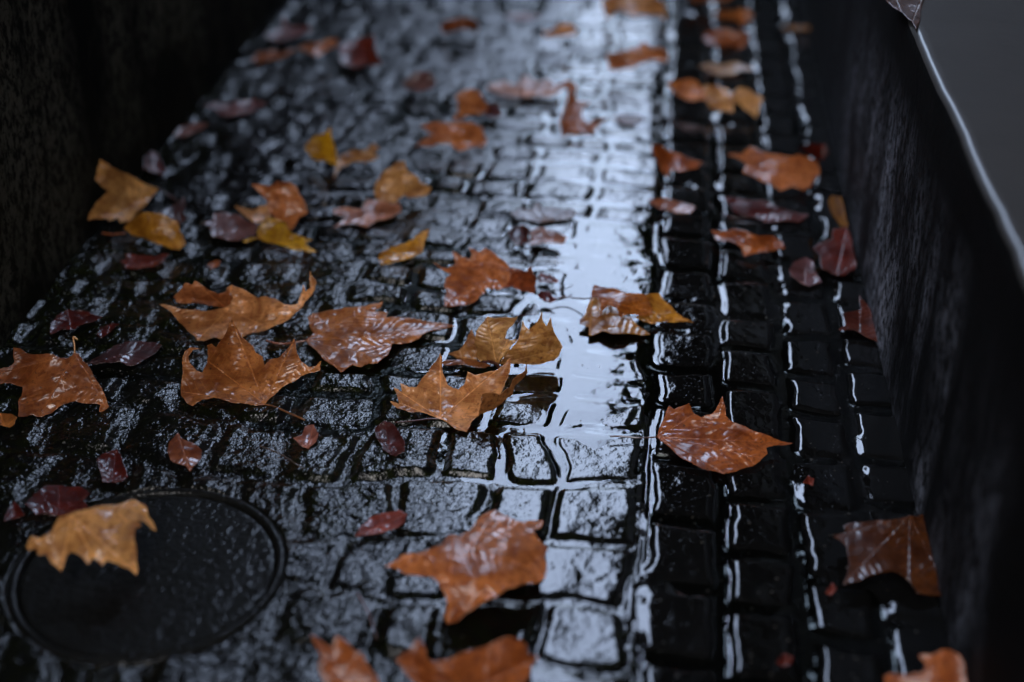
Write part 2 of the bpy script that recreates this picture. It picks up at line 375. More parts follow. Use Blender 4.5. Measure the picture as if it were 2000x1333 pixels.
# base line of the low wall bows slightly, top edge with a worn rounded arris
ny = 260
yy = np.linspace(-.6, 6.5, ny)
xb = .318 + .010*np.clip((1.8-yy)/.7, 0, 1) + .0012*fbm(yy*9, yy*0, 7)
prof_pts = []
HT = .405
worn = .0035*fbm(yy*14, yy*0+3, 9, 4)
verts = []; 
zl = [-.02, .05, .12, .2, .28, .35, .385]
ring = [(0, z) for z in zl]+[(.0008, HT-.012), (.003, HT-.006), (.0075, HT-.002), (.013, HT-.0003), (.02, HT), (.08, HT), (.2, HT), (.35, HT), (.50, HT), (.50, -.02)]
bm = bmesh.new(); rows = []
for j in range(ny):
    r_ = []
    for (ox, z) in ring:
        dx = worn[j]*(1 if z > HT-.02 and ox < .03 else 0)
        r_.append(bm.verts.new((xb[j]+ox+dx, yy[j], z+(.3*worn[j] if z > HT-.02 and ox < .1 else 0))))
    rows.append(r_)
bot, topf = [], []
for j in range(ny-1):
    for k in range(len(ring)-1):
        f = bm.faces.new((rows[j][k], rows[j][k+1], rows[j+1][k+1], rows[j+1][k])); f.smooth = True
        if k >= 8: f.material_index = 1
bm.faces.new(rows[0][::-1]); bm.faces.new(rows[-1])
bmesh.ops.recalc_face_normals(bm, faces=bm.faces[:])
# face and wet top are two parts
bm2 = bm.copy()
bmesh.ops.delete(bm, geom=[f for f in bm.faces if f.material_index == 1], context='FACES')
bmesh.ops.delete(bm2, geom=[f for f in bm2.faces if f.material_index == 0], context='FACES')
from_bm('wall_face', bm, M_RWALL, rw, True); from_bm('wall_top', bm2, M_SLAB, rw, True)
# unseen mass added on the right, overhanging to keep sky off the right-hand setts
hs_ = empty('right_blocker', (2.6, 4, 0))
tag(hs_, 'unseen dark mass added beyond the low wall to block the sky', 'right_blocker')
box('wall', 1.25, 4.0, -8, 23.5, -.02, 4.6, M_BLOCK_SIDE, hs_)  # upright side of the added blocker
box('blocker_top', -.08, 4.3, -8.0, 24.0, 4.604, 4.75, M_BLOCK_TOP, hs_)

fb = empty('far_blocker', (-.5, 27, 0))  # added out of view, so faces tilted away reflect no low sky
tag(fb, 'unseen dark mass added across the far end to block low sky', 'far_blocker')
box('wall', -9, 6, 26, 32, -.02, 5.0, M_BLOCK_SIDE, fb)  # front of the added far blocker
box('blocker_top', -9.3, 6.3, 25.7, 32.3, 5.004, 5.2, M_BLOCK_TOP, fb)

br = empty('overhead_blocker', (-.3, 1.2, 4.6))  # added overhead, unseen: keeps high sky out of the near sett edges
tag(br, 'unseen dark slab added high above the path to block the sky', 'overhead_blocker')
box('blocker_slab', -1.5, -.085, .2, 4.9, 4.61, 4.85, M_BLOCK_TOP, br)
box('blocker_edge', -1.5, -.085, 4.82, 4.90, 4.853, 5.7, M_BLOCK_TOP, br)

# manhole cover
mh = empty('manhole_cover', (MC[0], MC[1], 0)); zc = float(fall(MC[0]))
tag(mh, 'round dark iron manhole cover with a raised rim, set in the setts', 'manhole cover')
def lathe(pts, n=96):
    bm = bmesh.new(); rg = []
    for k in range(n):
        a = 2*math.pi*k/n; rg.append([bm.verts.new((MC[0]+r*math.cos(a), MC[1]+r*math.sin(a), z)) for r, z in pts])
    for k in range(n):
        for j in range(len(pts)-1):
            bm.faces.new((rg[k][j], rg[k][j+1], rg[(k+1) % n][j+1], rg[(k+1) % n][j]))
    bmesh.ops.recalc_face_normals(bm, faces=bm.faces[:]); return bm
from_bm('rim', lathe([(.1355, zc-.01), (.136, zc-.0022), (.138, zc-.0008), (.1405, zc+.0002), (.143, zc-.0002), (.1465, zc-.0025), (.153, zc-.012)]), M_IRON, mh, True)
bm = lathe([(.0005, zc-.0026), (.05, zc-.0027), (.09, zc-.0028), (.130, zc-.0031), (.1335, zc-.0042), (.134, zc-.01)])
for i in range(-7, 8):
    for j in range(0, 0):
        x, y = i*.0155+(.0077 if j % 2 else 0), j*.0155
        if math.hypot(x, y) < .115:
            r = bmesh.ops.create_cone(bm, segments=8, radius1=.005, radius2=.003, depth=.003, cap_ends=True)
            for v in r['verts']: v.co += Vector((MC[0]+x, MC[1]+y, zc-.0008))
from_bm('lid', bm, M_IRON, mh)
# ---------------------------------------------------------------- leaves
RG = {'P': (0, 0, 1), 'A': (0, 0), 'B': (650, 0), 'C': (1300, 0), 'D': (0, 430), 'E': (650, 430), 'F': (1300, 430), 'G': (0, 866), 'H': (650, 866), 'I': (1300, 866)}
def topx(reg, pts):
    r = RG[reg]; k = 1.0 if len(r) == 3 else .35035
    return np.array([(r[0]+p[0]*k, r[1]+p[1]*k) for p in pts], float)
def tps(cp, ch):
    """smooth surface through a few heights"""
    n = len(cp)
    if n < 3: return lambda q: np.full(len(q), float(np.mean(ch)))
    s = 100.0; P = cp/s
    d = np.hypot(*(P[:, None]-P[None]).transpose(2, 0, 1)); K = np.where(d > 0, d*d*np.log(d+1e-9), 0)+np.eye(n)*.02
    A = np.zeros((n+3, n+3)); A[:n, :n] = K; A[:n, n] = 1; A[:n, n+1:] = P; A[n, :n] = 1; A[n+1:, :n] = P.T
    w_ = np.linalg.lstsq(A, np.concatenate([ch, [0, 0, 0]]), rcond=None)[0]
    def f(q):
        Q = q/s; d = np.hypot(*(Q[:, None]-P[None]).transpose(2, 0, 1)); k = np.where(d > 0, d*d*np.log(d+1e-9), 0)
        return k@w_[:n]+w_[n]+Q@w_[n+1:]
    return f
def inside(q, poly):
    x, y = q[:, 0], q[:, 1]; r = np.zeros(len(q), bool); n = len(poly)
    for i in range(n):
        x0, y0 = poly[i]; x1, y1 = poly[(i+1) % n]
        if y0 == y1: continue
        c = ((y0 > y) != (y1 > y)) & (x < (x1-x0)*(y-y0)/(y1-y0)+x0); r ^= c
    return r
def densify(poly, step):
    out = []; n = len(poly); rs = np.random.RandomState(n)
    for i in range(n):
        a, b = poly[i], poly[(i+1) % n]; L = np.hypot(*(b-a)); m = max(1, int(L/step))
        for k in range(m):
            t = k/m; p = a+(b-a)*t
            if 0 < k: 
                nrm = np.array([-(b-a)[1], (b-a)[0]])/max(L, 1e-6)
                p = p+nrm*(rs.rand()-.5)*min(1.3, L*.05) + nrm*math.sin(math.pi*t)*min(L*.04, 1.5)*(1 if i % 2 else -1)
            out.append(p)
    return np.array(out)
def sheet(poly, hf, base, tips, step, seed, ripple, cup):
    bd = densify(poly, step)
    x0, y0 = bd.min(0); x1, y1 = bd.max(0)
    sy = step*.62
    gx, gy = np.meshgrid(np.arange(x0, x1, step), np.arange(y0, y1, sy)); gx = gx+((np.arange(gx.shape[0]) % 2)*step*.5)[:, None]
    q = np.stack([gx.ravel(), gy.ravel()], 1); q = q[inside(q, bd)]
    if len(q):
        dm = np.min(np.hypot(q[:, None, 0]-bd[None, :, 0], (q[:, None, 1]-bd[None, :, 1])*1.4), 1); q = q[dm > step*.45]
    allp = np.concatenate([bd, q]) if len(q) else bd
    nb = len(bd); ed = [(i, (i+1) % nb) for i in range(nb)]
    vs, es, fs, ov, oe, of = delaunay_2d_cdt([Vector(p) for p in allp], ed, [], 1, 1e-4)
    v2 = np.array([(v[0], v[1]) for v in vs])
    h = hf(v2)/1000.
    # distance to rim for a slight cupping; ripples
    db = np.min(np.hypot(v2[:, None, 0]-bd[None, :, 0], v2[:, None, 1]-bd[None, :, 1]), 1)
    g0 = at(v2[:, 0], v2[:, 1], 0.0)[:, :2]
    h = h + ripple*.001*(fbm(g0[:, 0]*30+seed*3.1, g0[:, 1]*30, 200+seed % 20, 3)*2.2 + fbm(g0[:, 0]*80, g0[:, 1]*80+seed, 230, 2)*.3)
    h = h + cup*.001*np.exp(-db/9.0)
    h = np.maximum(h, .0022)
    p3 = on_ground(v2[:, 0], v2[:, 1], h)
    B = at(base[0], base[1], 0.0)[:2]
    best = np.full(len(v2), 9e9); side = np.zeros(len(v2)); 
    for tp in tips:
        T = at(tp[0], tp[1], 0.0)[:2]; D = T-B; L = np.hypot(*D)+1e-6; D = D/L; r_ = g0-B
        t_ = r_@D; dd = r_[:, 0]*D[1]-r_[:, 1]*D[0]
        out_ = np.hypot(np.maximum(t_-L, 0)+np.maximum(-t_, 0), dd)+.0001
        s = out_ < best; best[s] = out_[s]; side[s] = ((t_-np.abs(dd)*.85)/.0125+(dd > 0)*.5)[s]
    return p3, [tuple(f) for f in fs], best, side
def tube(pts, r0, r1, n=7):
    bm = bmesh.new(); rings = []; P = [Vector(p) for p in pts]
    for i, p in enumerate(P):
        d = (P[min(i+1, len(P)-1)]-P[max(i-1, 0)]).normalized(); a = d.orthogonal().normalized(); b = d.cross(a)
        if i: 
            pa = rings[-1][1]; a = (pa-d*pa.dot(d)).normalized(); b = d.cross(a)
        r = r0+(r1-r0)*i/(len(P)-1)
        rings.append(([bm.verts.new(p+(a*math.cos(2*math.pi*k/n)+b*math.sin(2*math.pi*k/n))*r) for k in range(n)], a))
    for i in range(len(P)-1):
        A, B = rings[i][0], rings[i+1][0]
        for k in range(n): bm.faces.new((A[k], A[(k+1) % n], B[(k+1) % n], B[k]))
    bm.faces.new(rings[0][0][::-1]); bm.faces.new(rings[-1][0])
    bmesh.ops.recalc_face_normals(bm, faces=bm.faces[:]); return bm
def smooth_line(pts, m=6):
    P = [Vector(p) for p in pts]; out = []
    for i in range(len(P)-1):
        a, b, c, d = P[max(i-1, 0)], P[i], P[i+1], P[min(i+2, len(P)-1)]
        for k in range(m):
            t = k/m; out.append(.5*((2*b)+(c-a)*t+(2*a-5*b+4*c-d)*t*t+(3*b-a-3*c+d)*t**3))
    out.append(P[-1]); return out
COL = {'tan': (.50, .225, .070), 'gold': (.52, .24, .065), 'orange': (.38, .120, .030), 'brown': (.26, .074, .018), 'rust': (.26, .062, .012),
       'red': (.12, .014, .004), 'dark': (.05, .010, .005), 'purple': (.06, .013, .011), 'yellow': (.42, .20, .008), 'wine': (.075, .006, .002), 'amber': (.38, .150, .014)}
count = [0]
def leaf(reg, sheets, label, col, h=None, h0=5, base=None, tips=None, stem=None, step=3.0, ripple=1.0, cup=1.5, name='fallen_leaf', cat='leaf', stem_r=.0011, lift=0.0, group='fallen plane leaves on the wet path', tilt=None, stemcol=None, tints=None):
    """sheets: outlines of the blade (a folded leaf has several); h: heights in mm at a few points of it"""
    count[0] += 1; seed = count[0]
    if not isinstance(sheets[0], list): sheets = [sheets]
    polys = [topx(reg, s) for s in sheets]
    allp = np.concatenate(polys); c = allp.mean(0)
    hs = h if isinstance(h, list) and h and isinstance(h[0], list) else [h]*len(sheets)
    b = topx(reg, [base])[0] if base else np.array([c[0], allp[:, 1].max()])
    if tips: T = topx(reg, tips)
    else:
        a = [polys[0][np.argmin(polys[0][:, 0])], polys[0][np.argmax(polys[0][:, 0])], polys[0][np.argmin(polys[0][:, 1])]]
        T = np.array(a)
    V, Fs, A1, A2, TN = [], [], [], [], []; off = 0
    for si, (poly, hh) in enumerate(zip(polys, hs)):
        if hh:
            cp = topx(reg, [q[:2] for q in hh]); hf = tps(cp, np.array([q[2] for q in hh], float))
        else:
            ext = np.maximum(poly.max(0)-poly.min(0), 1); rs = np.random.RandomState(seed); g = rs.uniform(-1, 1, 2)
            k_ = h0
            hf = lambda q, c=poly.mean(0), e=ext, g=g, k=k_: k*(1+.5*g[0]*(q[:, 0]-c[0])/e[0]*2-.9*(q[:, 1]-c[1])/e[1]+1.4*((q[:, 0]-c[0])/e[0])**2)
        p3, fs, d1, d2 = sheet(poly, hf, b, T, step, seed, ripple, cup)
        if lift:
            pass
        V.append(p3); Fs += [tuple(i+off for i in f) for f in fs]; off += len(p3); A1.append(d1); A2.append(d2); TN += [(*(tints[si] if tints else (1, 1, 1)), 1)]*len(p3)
    V = np.concatenate(V); A1 = np.concatenate(A1); A2 = np.concatenate(A2)
    if lift:                                        # lies on the low wall, not on the path
        cc = np.array([0, 0, CAM_H]); V = cc+(V-cc)*((V[:, 2]-fall(V[:, 0])-CAM_H)/(V[:, 2]-CAM_H))[:, None]; k = (lift-CAM_H)/(0-CAM_H)
        V = cc+(V-cc)*k; A1 = A1*k
    me = bpy.data.meshes.new('blade'); orig = Vector(V.mean(0)); orig.z = V[:, 2].min()
    me.from_pydata([tuple(v-np.array(orig)) for v in V], [], Fs)
    me.polygons.foreach_set('use_smooth', [True]*len(me.polygons))
    for nm, ar in (('vein_dist', A1), ('vein_side', A2)):
        at_ = me.attributes.new(nm, 'FLOAT', 'POINT'); at_.data.foreach_set('value', ar.astype(np.float32))
    ca = me.attributes.new('tint', 'FLOAT_COLOR', 'POINT'); ca.data.foreach_set('color', np.array(TN, np.float32).ravel())
    cc = np.array(COL[col] if isinstance(col, str) else col)
    rs = np.random.RandomState(seed+5); cc = cc*(1+.10*(rs.rand(3)-.5))
    if stem:
        root = empty(name, orig); me.materials.append(M_LEAF)
        o = bpy.data.objects.new('blade', me); C.objects.link(o); o.parent = root
        sp = topx(reg, [q[:2] for q in stem]); sh = np.array([q[2] for q in stem])/1000.
        P = smooth_line([Vector(on_ground(a[0], a[1], z))-orig for a, z in zip(sp, sh)])
        so_ = from_bm('stem', tube(P, stem_r, stem_r*1.25), M_STEM, None, True); so_.parent = root
        so_.color = (*(COL[stemcol] if stemcol else cc*.45), 1)
    else:
        root = link(name, me, M_LEAF); root.location = orig; o = root
    md = o.modifiers.new('thickness', 'SOLIDIFY'); md.thickness = .0004; md.offset = 0
    o.color = (*cc, 1)
    tag(root, label, cat, group); return root
G2 = 'small leaf scraps on the path'

# --- the sharp leaves across the middle
leaf('D', [[(888,468),(960,482),(1060,500),(1130,507),(1200,500),(1240,492),(1285,470),(1300,440),(1262,385),(1290,362),(1330,378),(1380,400),(1440,435),(1480,425),(1530,437),(1565,460),(1590,472),(1620,477),(1662,465),(1672,430),(1690,360),(1702,400),(1730,375),(1728,285),(1745,320),(1765,345),(1755,385),(1725,430),(1690,475),(1665,505),(1620,545),(1560,580),(1500,605),(1440,625),(1380,640),(1340,655),(1290,672),(1200,655),(1150,672),(1100,672),(1075,640),(1040,610),(1000,570),(965,525),(930,495)],
            [(968,430),(990,405),(1030,350),(1070,362),(1085,340),(1130,365),(1170,395),(1215,412),(1258,400),(1272,383),(1285,420),(1335,440),(1300,475),(1255,495),(1200,482),(1130,468),(1050,466),(985,460)]],
     'large tan-brown leaf with a curled back lobe, behind the upright pointed leaf left of centre', 'tan',
     h=[[(888,468,22),(1100,672,3),(1290,640,4),(1270,495,8),(1400,500,10),(1262,385,38),(1500,605,5),(1440,435,30),(1665,480,22),(1728,285,72),(1755,385,48),(1060,510,16)],
        [(985,460,22),(1250,495,8),(1085,340,58),(1030,350,55),(1130,400,44),(1330,440,14),(1272,383,40)]],
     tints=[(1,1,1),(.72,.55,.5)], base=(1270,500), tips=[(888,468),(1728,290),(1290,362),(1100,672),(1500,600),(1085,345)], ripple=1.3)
leaf('D', [(1008,950),(1015,880),(1015,800),(1030,730),(1060,710),(1120,720),(1075,727),(1050,760),(1060,800),(1090,835),(1130,850),(1155,800),(1155,700),(1180,690),(1205,710),(1250,650),(1270,590),(1295,550),(1320,600),(1340,640),(1380,680),(1415,710),(1425,740),(1465,765),(1475,810),(1510,775),(1560,765),(1590,730),(1640,660),(1650,720),(1680,790),(1720,820),(1760,815),(1790,785),(1785,840),(1740,850),(1680,870),(1640,900),(1560,945),(1510,990),(1475,1030),(1400,1032),(1320,1020),(1250,1005),(1190,990),(1130,1000),(1075,1038),(1040,1020),(1010,980)],
     'large orange-brown leaf with one tall pointed lobe standing up, wet and shiny, left of centre', 'orange',
     h=[(1475,1028,3),(1075,1038,3),(1008,950,10),(1030,730,48),(1120,720,52),(1130,850,22),(1295,550,78),(1300,800,20),(1250,1000,5),(1350,900,9),(1480,820,26),(1560,860,22),(1640,660,62),(1790,790,34),(1620,910,14)],
     base=(1475,1028), tips=[(1060,712),(1295,555),(1640,665),(1790,800),(1020,960)], ripple=1.5,
     stem=[(1475,1026,3),(1540,1045,3),(1620,1080,3),(1700,1115,4)])
leaf('D', [(-70,850),(-30,840),(0,830),(50,820),(80,790),(75,710),(110,715),(150,745),(250,745),(300,750),(340,770),(380,770),(415,740),(440,745),(470,790),(510,840),(550,910),(590,990),(608,1040),(570,1070),(555,1070),(560,1030),(510,1025),(420,1010),(330,1040),(280,1080),(230,1100),(180,1085),(150,1095),(100,1095),(100,1010),(120,980),(125,930),(60,910),(0,915),(-60,905)],
     'brown leaf humped like a tent with its stem sticking up, at the left edge', 'brown',
     h=[(415,745,48),(80,715,52),(-50,870,30),(120,930,22),(230,1095,4),(100,1090,6),(330,1030,10),(570,1068,4),(500,850,34),(300,850,40),(420,1000,16),(590,990,14)],
     base=(415,745), tips=[(-60,870),(220,1095),(600,1045),(80,715)], ripple=1.4, stem=[(415,748,48),(416,700,58),(408,652,68),(432,668,66)], stemcol='tan')
leaf('E', [(-140,545),(-110,520),(-50,510),(0,500),(60,490),(130,485),(210,470),(255,465),(280,450),(265,490),(225,510),(305,515),(300,545),(360,540),(420,545),(500,560),(600,572),(680,592),(640,600),(580,612),(500,640),(480,665),(440,680),(370,690),(330,690),(310,750),(250,800),(200,800),(160,820),(110,808),(60,845),(40,848),(0,810),(-60,770),(-100,720),(-140,690),(-150,672),(-130,650),(-110,630),(-130,590)],
     'flat veined brown leaf pressed to the setts, pointing right, with many bright wet streaks', 'orange',
     h=[(-150,672,7),(680,592,4),(280,450,22),(50,848,4),(250,800,5),(100,600,9),(-140,545,9),(400,620,7)],
     base=(-150,672), tips=[(680,592),(280,455),(50,845),(300,770),(-110,525),(560,640)], ripple=1.7, cup=0,
     stem=[(-150,672,7),(-220,684,5),(-300,690,5),(-370,672,6)], stemcol='rust')
leaf('E', [[(545,230),(600,262),(640,270),(680,252),(665,170),(710,200),(765,215),(775,195),(755,152),(815,180),(850,155),(900,185),(950,225),(985,262),(994,300),(988,340),(960,372),(920,390),(855,378),(848,405),(800,450),(740,475),(680,480),(622,480),(622,440),(640,400),(620,375),(632,320),(662,302),(600,272)],
            [(980,262),(1040,275),(1080,290),(1105,258),(1120,300),(1137,330),(1130,390),(1120,412),(1060,395),(1000,372),(958,380),(980,345),(990,300)]],
     'orange-brown leaf arched over its own dark shadow, broad wet sheen, right above centre', 'orange',
     h=[[(545,230,14),(622,480,3),(740,475,5),(665,170,40),(755,152,44),(850,155,46),(985,262,40),(985,340,26),(855,380,18),(800,300,24),(680,360,12)],
        [(980,262,40),(1080,290,34),(1105,258,42),(1120,412,5),(960,378,22),(1137,330,16)]],
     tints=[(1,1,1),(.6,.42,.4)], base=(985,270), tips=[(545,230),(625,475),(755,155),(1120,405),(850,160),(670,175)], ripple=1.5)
leaf('E', [[(1440,428),(1480,430),(1495,470),(1490,525),(1545,470),(1585,485),(1605,535),(1660,533),(1700,590),(1770,640),(1740,642),(1680,635),(1600,635),(1540,630),(1500,620),(1440,645),(1425,640),(1430,600),(1380,580),(1375,560),(1410,520),(1425,470)],
            [(1455,362),(1500,375),(1560,378),(1600,395),(1680,410),(1740,415),(1760,440),(1768,480),(1782,492),(1780,530),(1740,537),(1700,530),(1640,525),(1600,543),(1580,490),(1545,475),(1510,500),(1490,527),(1495,470),(1480,430),(1440,432)],
            [(1735,418),(1820,410),(1850,450),(1900,500),(1960,545),(2010,572),(1930,568),(1850,565),(1790,580),(1720,560),(1670,538),(1740,533),(1772,528),(1778,490),(1760,460)]],
     'yellow-tan leaf with its back edge rolled over in a toothed fold, by the gutter joint', 'amber',
     h=[[(1375,560,6),(1430,642,3),(1770,640,2),(1600,600,4),(1440,430,10),(1500,500,6),(1650,535,4)],
        [(1455,362,36),(1600,395,34),(1740,415,30),(1490,527,18),(1600,543,17),(1780,530,14),(1600,470,34)],
        [(1735,418,26),(1820,410,24),(2010,572,2),(1790,580,3),(1670,538,4)]],
     tints=[(1,1,1),(.85,.62,.8),(1.05,1.05,.9)], base=(1445,435), tips=[(1770,640),(1430,640),(2005,570),(1740,500)], ripple=1.2, stem=[(1445,436,20),(1385,440,9),(1300,428,5),(1235,442,4),(1200,458,4)], stem_r=.0009, stemcol='dark')
leaf('E', [[(640,745),(700,730),(740,680),(775,610),(792,650),(806,700),(806,785),(700,778)],
            [(855,545),(865,538),(910,547),(1000,545),(1030,540),(1000,590),(970,620),(960,660),(1000,670),(1033,665),(985,720),(940,772),(922,806),(880,802),(820,787),(797,760),(795,700),(790,670),(800,620),(830,580)],
            [(1055,560),(1070,590),(1095,612),(1130,580),(1152,548),(1165,512),(1174,570),(1190,595),(1212,540),(1225,600),(1260,670),(1280,710),(1265,750),(1230,785),(1170,800),(1080,806),(1000,802),(925,802),(960,755),(1010,700),(1040,650),(1052,600)],
            [(608,795),(640,778),(720,776),(800,783),(850,798),(885,812),(850,826),(780,817),(700,806),(620,811)]],
     'tan leaf standing open like a book with tall ribbed lobes, in the puddle at centre', 'tan',
     h=[[(640,745,8),(775,610,44),(806,785,4),(720,760,8)],
        [(860,540,68),(1030,540,66),(795,760,6),(922,806,3),(960,650,40),(830,700,28)],
        [(1055,560,64),(1165,512,84),(1212,540,80),(1280,710,30),(1230,785,6),(925,802,3),(1080,806,3),(1080,690,36)],
        [(608,795,7),(800,783,6),(885,812,3),(780,817,3)]],
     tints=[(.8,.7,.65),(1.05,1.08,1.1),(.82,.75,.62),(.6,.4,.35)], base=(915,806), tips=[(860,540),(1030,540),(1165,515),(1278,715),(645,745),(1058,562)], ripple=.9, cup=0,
     stem=[(835,792,4),(885,790,7),(915,806,10),(932,830,9)], stem_r=.0020, stemcol='purple')
leaf('E', [[(318,1010),(370,1025),(335,930),(385,960),(375,910),(420,930),(470,930),(500,880),(540,830),(575,790),(600,740),(610,800),(615,860),(640,920),(700,945),(730,920),(750,845),(790,865),(850,850),(910,840),(960,800),(995,765),(990,820),(975,880),(955,930),(930,975),(880,965),(832,970),(828,1020),(812,1092),(770,1130),(745,1182),(700,1172),(650,1140),(600,1110),(550,1090),(480,1070),(420,1070),(360,1050)],
            [(935,975),(990,930),(1000,895),(1040,862),(1072,842),(1080,805),(1086,848),(1055,890),(1012,930),(1003,970),(945,1020),(885,1060),(812,1093),(826,1022),(832,968),(880,963)]],
     'bright tan leaf with pointed lobes and glossy veins, front of the pair at centre', 'tan',
     h=[[(318,1010,14),(385,950,20),(600,740,60),(640,920,20),(745,1182,6),(600,1110,4),(480,1065,6),(995,765,66),(750,845,46),(700,1000,12),(832,970,24),(812,1092,10),(930,970,28)],
        [(932,975,26),(1080,805,50),(1050,890,28),(812,1092,8),(945,1020,10)]],
     tints=[(1.1,1.1,1.1),(.8,.7,.6)], base=(600,1108), tips=[(340,1010),(600,745),(990,770),(745,1178),(345,940)], ripple=1.3, stem=[(600,1108,4),(540,1108,4),(480,1116,4),(350,1130,4)], stem_r=.0008, stemcol='purple')
leaf('F', [(-48,1210),(-20,1130),(0,1080),(20,1035),(50,1055),(100,1035),(130,1022),(150,1070),(200,1100),(260,1080),(300,1020),(318,980),(330,1030),(335,1090),(380,1130),(450,1155),(520,1185),(600,1215),(712,1245),(640,1256),(560,1270),(568,1305),(540,1330),(480,1374),(400,1399),(320,1414),(230,1394),(160,1364),(100,1334),(50,1294),(0,1250)],
     'orange-brown leaf with a long right point, lying alone on the dark right-hand setts', 'rust',
     h=[(-48,1210,6),(20,1035,24),(318,980,46),(200,1100,26),(712,1245,10),(480,1374,5),(320,1414,4),(100,1334,5),(250,1230,14),(400,1270,16)],
     base=(-45,1210), tips=[(705,1245),(318,985),(320,1410),(20,1040),(540,1330)], ripple=1.3, stem=[(-48,1210,6),(-150,1214,5),(-250,1206,4),(-310,1206,4)], stem_r=.0008, stemcol='dark')
# --- foreground, out of focus
leaf('H', [(290,690),(340,660),(380,625),(440,615),(520,600),(600,570),(640,510),(700,520),(780,470),(830,400),(870,380),(915,370),(950,400),(1000,420),(1060,440),(1120,430),(1175,430),(1160,470),(1120,490),(1140,530),(1180,560),(1200,590),(1180,640),(1195,700),(1185,750),(1140,780),(1060,785),(980,810),(920,850),(870,870),(800,910),(740,950),(700,990),(640,1005),(620,980),(640,900),(620,830),(590,780),(540,740),(480,740),(420,735),(360,700)],
     'rust-orange leaf in the foreground below the centre puddle, raised on a drooping lobe', 'orange',
     h=[(290,690,40),(650,560,52),(870,380,40),(1175,430,30),(1190,740,26),(920,850,38),(640,1000,14),(700,720,52),(520,640,52),(1000,600,44)],
     base=(670,520), tips=[(300,690),(640,1000),(1190,740),(1170,435),(900,375)], ripple=1.6)
leaf('H', [(350,1210),(400,1170),(430,1150),(480,1080),(510,1130),(520,1200),(570,1220),(640,1210),(700,1180),(800,1150),(900,1110),(980,1080),(1030,1090),(1080,1120),(1090,1180),(1150,1190),(1100,1260),(1080,1330),(1000,1380),(800,1390),(500,1370),(400,1280)],
     'blurred orange leaf cut off by the bottom edge of the picture, below the centre', 'rust',
     h=[(350,1210,30),(480,1080,56),(570,1230,40),(800,1150,50),(1000,1085,60),(1150,1190,34),(1000,1370,6),(500,1370,6),(750,1250,34)], ripple=1.2)
leaf('P', [(607,1240),(625,1250),(650,1268),(657,1240),(672,1250),(690,1270),(705,1275),(712,1290),(735,1320),(745,1350),(640,1350),(620,1300),(628,1280)],
     'blurred orange leaf tip at the bottom edge, left of the larger cut-off leaf', 'rust',
     h=[(607,1240,46),(657,1240,50),(700,1270,44),(740,1340,16),(640,1345,10)])
leaf('G', [(150,585),(165,530),(185,515),(215,530),(290,490),(330,410),(380,395),(440,375),(530,355),(640,345),(700,325),(755,315),(800,340),(820,360),(830,410),(865,465),(870,490),(840,470),(800,435),(765,430),(790,460),(755,475),(750,540),(760,620),(768,700),(760,740),(720,700),(650,670),(590,655),(570,685),(520,640),(490,675),(430,615),(400,605),(370,630),(340,715),(290,670),(260,620),(215,625),(200,590),(165,600)],
     'pale golden-tan leaf propped up in the dark lower left corner', 'gold',
     h=[(150,585,48),(330,410,60),(755,315,52),(870,490,34),(760,735,22),(340,710,30),(500,500,58),(640,600,44)], ripple=.8,
     base=(400,400), tips=[(160,590),(340,710),(765,735),(800,345),(520,640)])
leaf('I', [(930,520),(1000,500),(990,460),(1050,440),(1130,435),(1220,430),(1340,410),(1360,400),(1400,410),(1480,390),(1500,470),(1540,560),(1560,650),(1580,760),(1600,880),(1580,880),(1530,850),(1400,835),(1370,780),(1320,735),(1260,712),(1200,720),(1100,755),(1030,780),(990,790),(1010,740),(1020,640),(1010,580),(960,535)],
     'dark rust leaf bridging upward against the low wall in the lower right', (.07, .017, .003),
     h=[(930,520,22),(1350,405,20),(1480,390,10),(1590,875,2),(990,790,16),(1260,715,22),(1250,560,24),(1020,620,24)],
     base=(1355,405), tips=[(990,785),(935,520),(1590,875),(1350,770)], ripple=1.6)
leaf('I', [(1410,1180),(1480,1180),(1540,1150),(1600,1160),(1640,1180),(1670,1240),(1680,1330),(1690,1390),(1400,1390),(1220,1360),(1215,1300),(1260,1280),(1350,1290),(1430,1280),(1450,1230)],
     'dark orange leaf in the bottom right corner with a pale wet patch', 'rust', h=[(1410,1180,40),(1600,1160,46),(1670,1300,30),(1220,1300,20),(1400,1390,12),(1500,1250,36)])
# --- behind, on the left
leaf('A', [(445,860),(470,855),(520,875),(600,915),(700,965),(780,1010),(880,1048),(870,1075),(830,1120),(790,1165),(750,1210),(720,1235),(690,1240),(672,1242),(650,1215),(605,1235),(600,1220),(540,1220),(465,1240),(500,1190),(530,1140),(560,1110),(600,1065),(560,1035),(500,980),(465,920)],
     'pale tan forked leaf standing against the foot of the left wall', 'gold',
     h=[(445,860,108),(600,915,84),(880,1048,22),(600,1065,52),(465,1240,26),(690,1240,8),(700,1080,34)], ripple=.9,
     base=(875,1050), tips=[(450,870),(470,1235),(680,1235)], stem=[(878,1050,22),(930,1080,12),(990,1120,6)], stemcol='dark')
leaf('A', [(690,1275),(715,1240),(780,1192),(830,1185),(890,1190),(940,1215),(990,1235),(1000,1280),(1025,1327),(1033,1367),(1000,1392),(950,1387),(905,1370),(850,1352),(790,1325),(735,1312)],
     'golden-brown curled leaf in front of the pale forked leaf by the left wall', 'amber',
     h=[(690,1275,20),(780,1192,48),(940,1215,44),(1033,1367,12),(950,1390,5),(735,1312,8),(860,1270,34)], stem=[(700,1300,8),(620,1308,5),(570,1300,5)], stemcol='rust')
leaf('A', [(885,1182),(940,1160),(990,1130),(1030,1095),(1035,1150),(1020,1190),(1045,1212),(1010,1250),(960,1222)], 'dark brown leaf behind the golden curled one near the left wall', 'dark', h0=12)
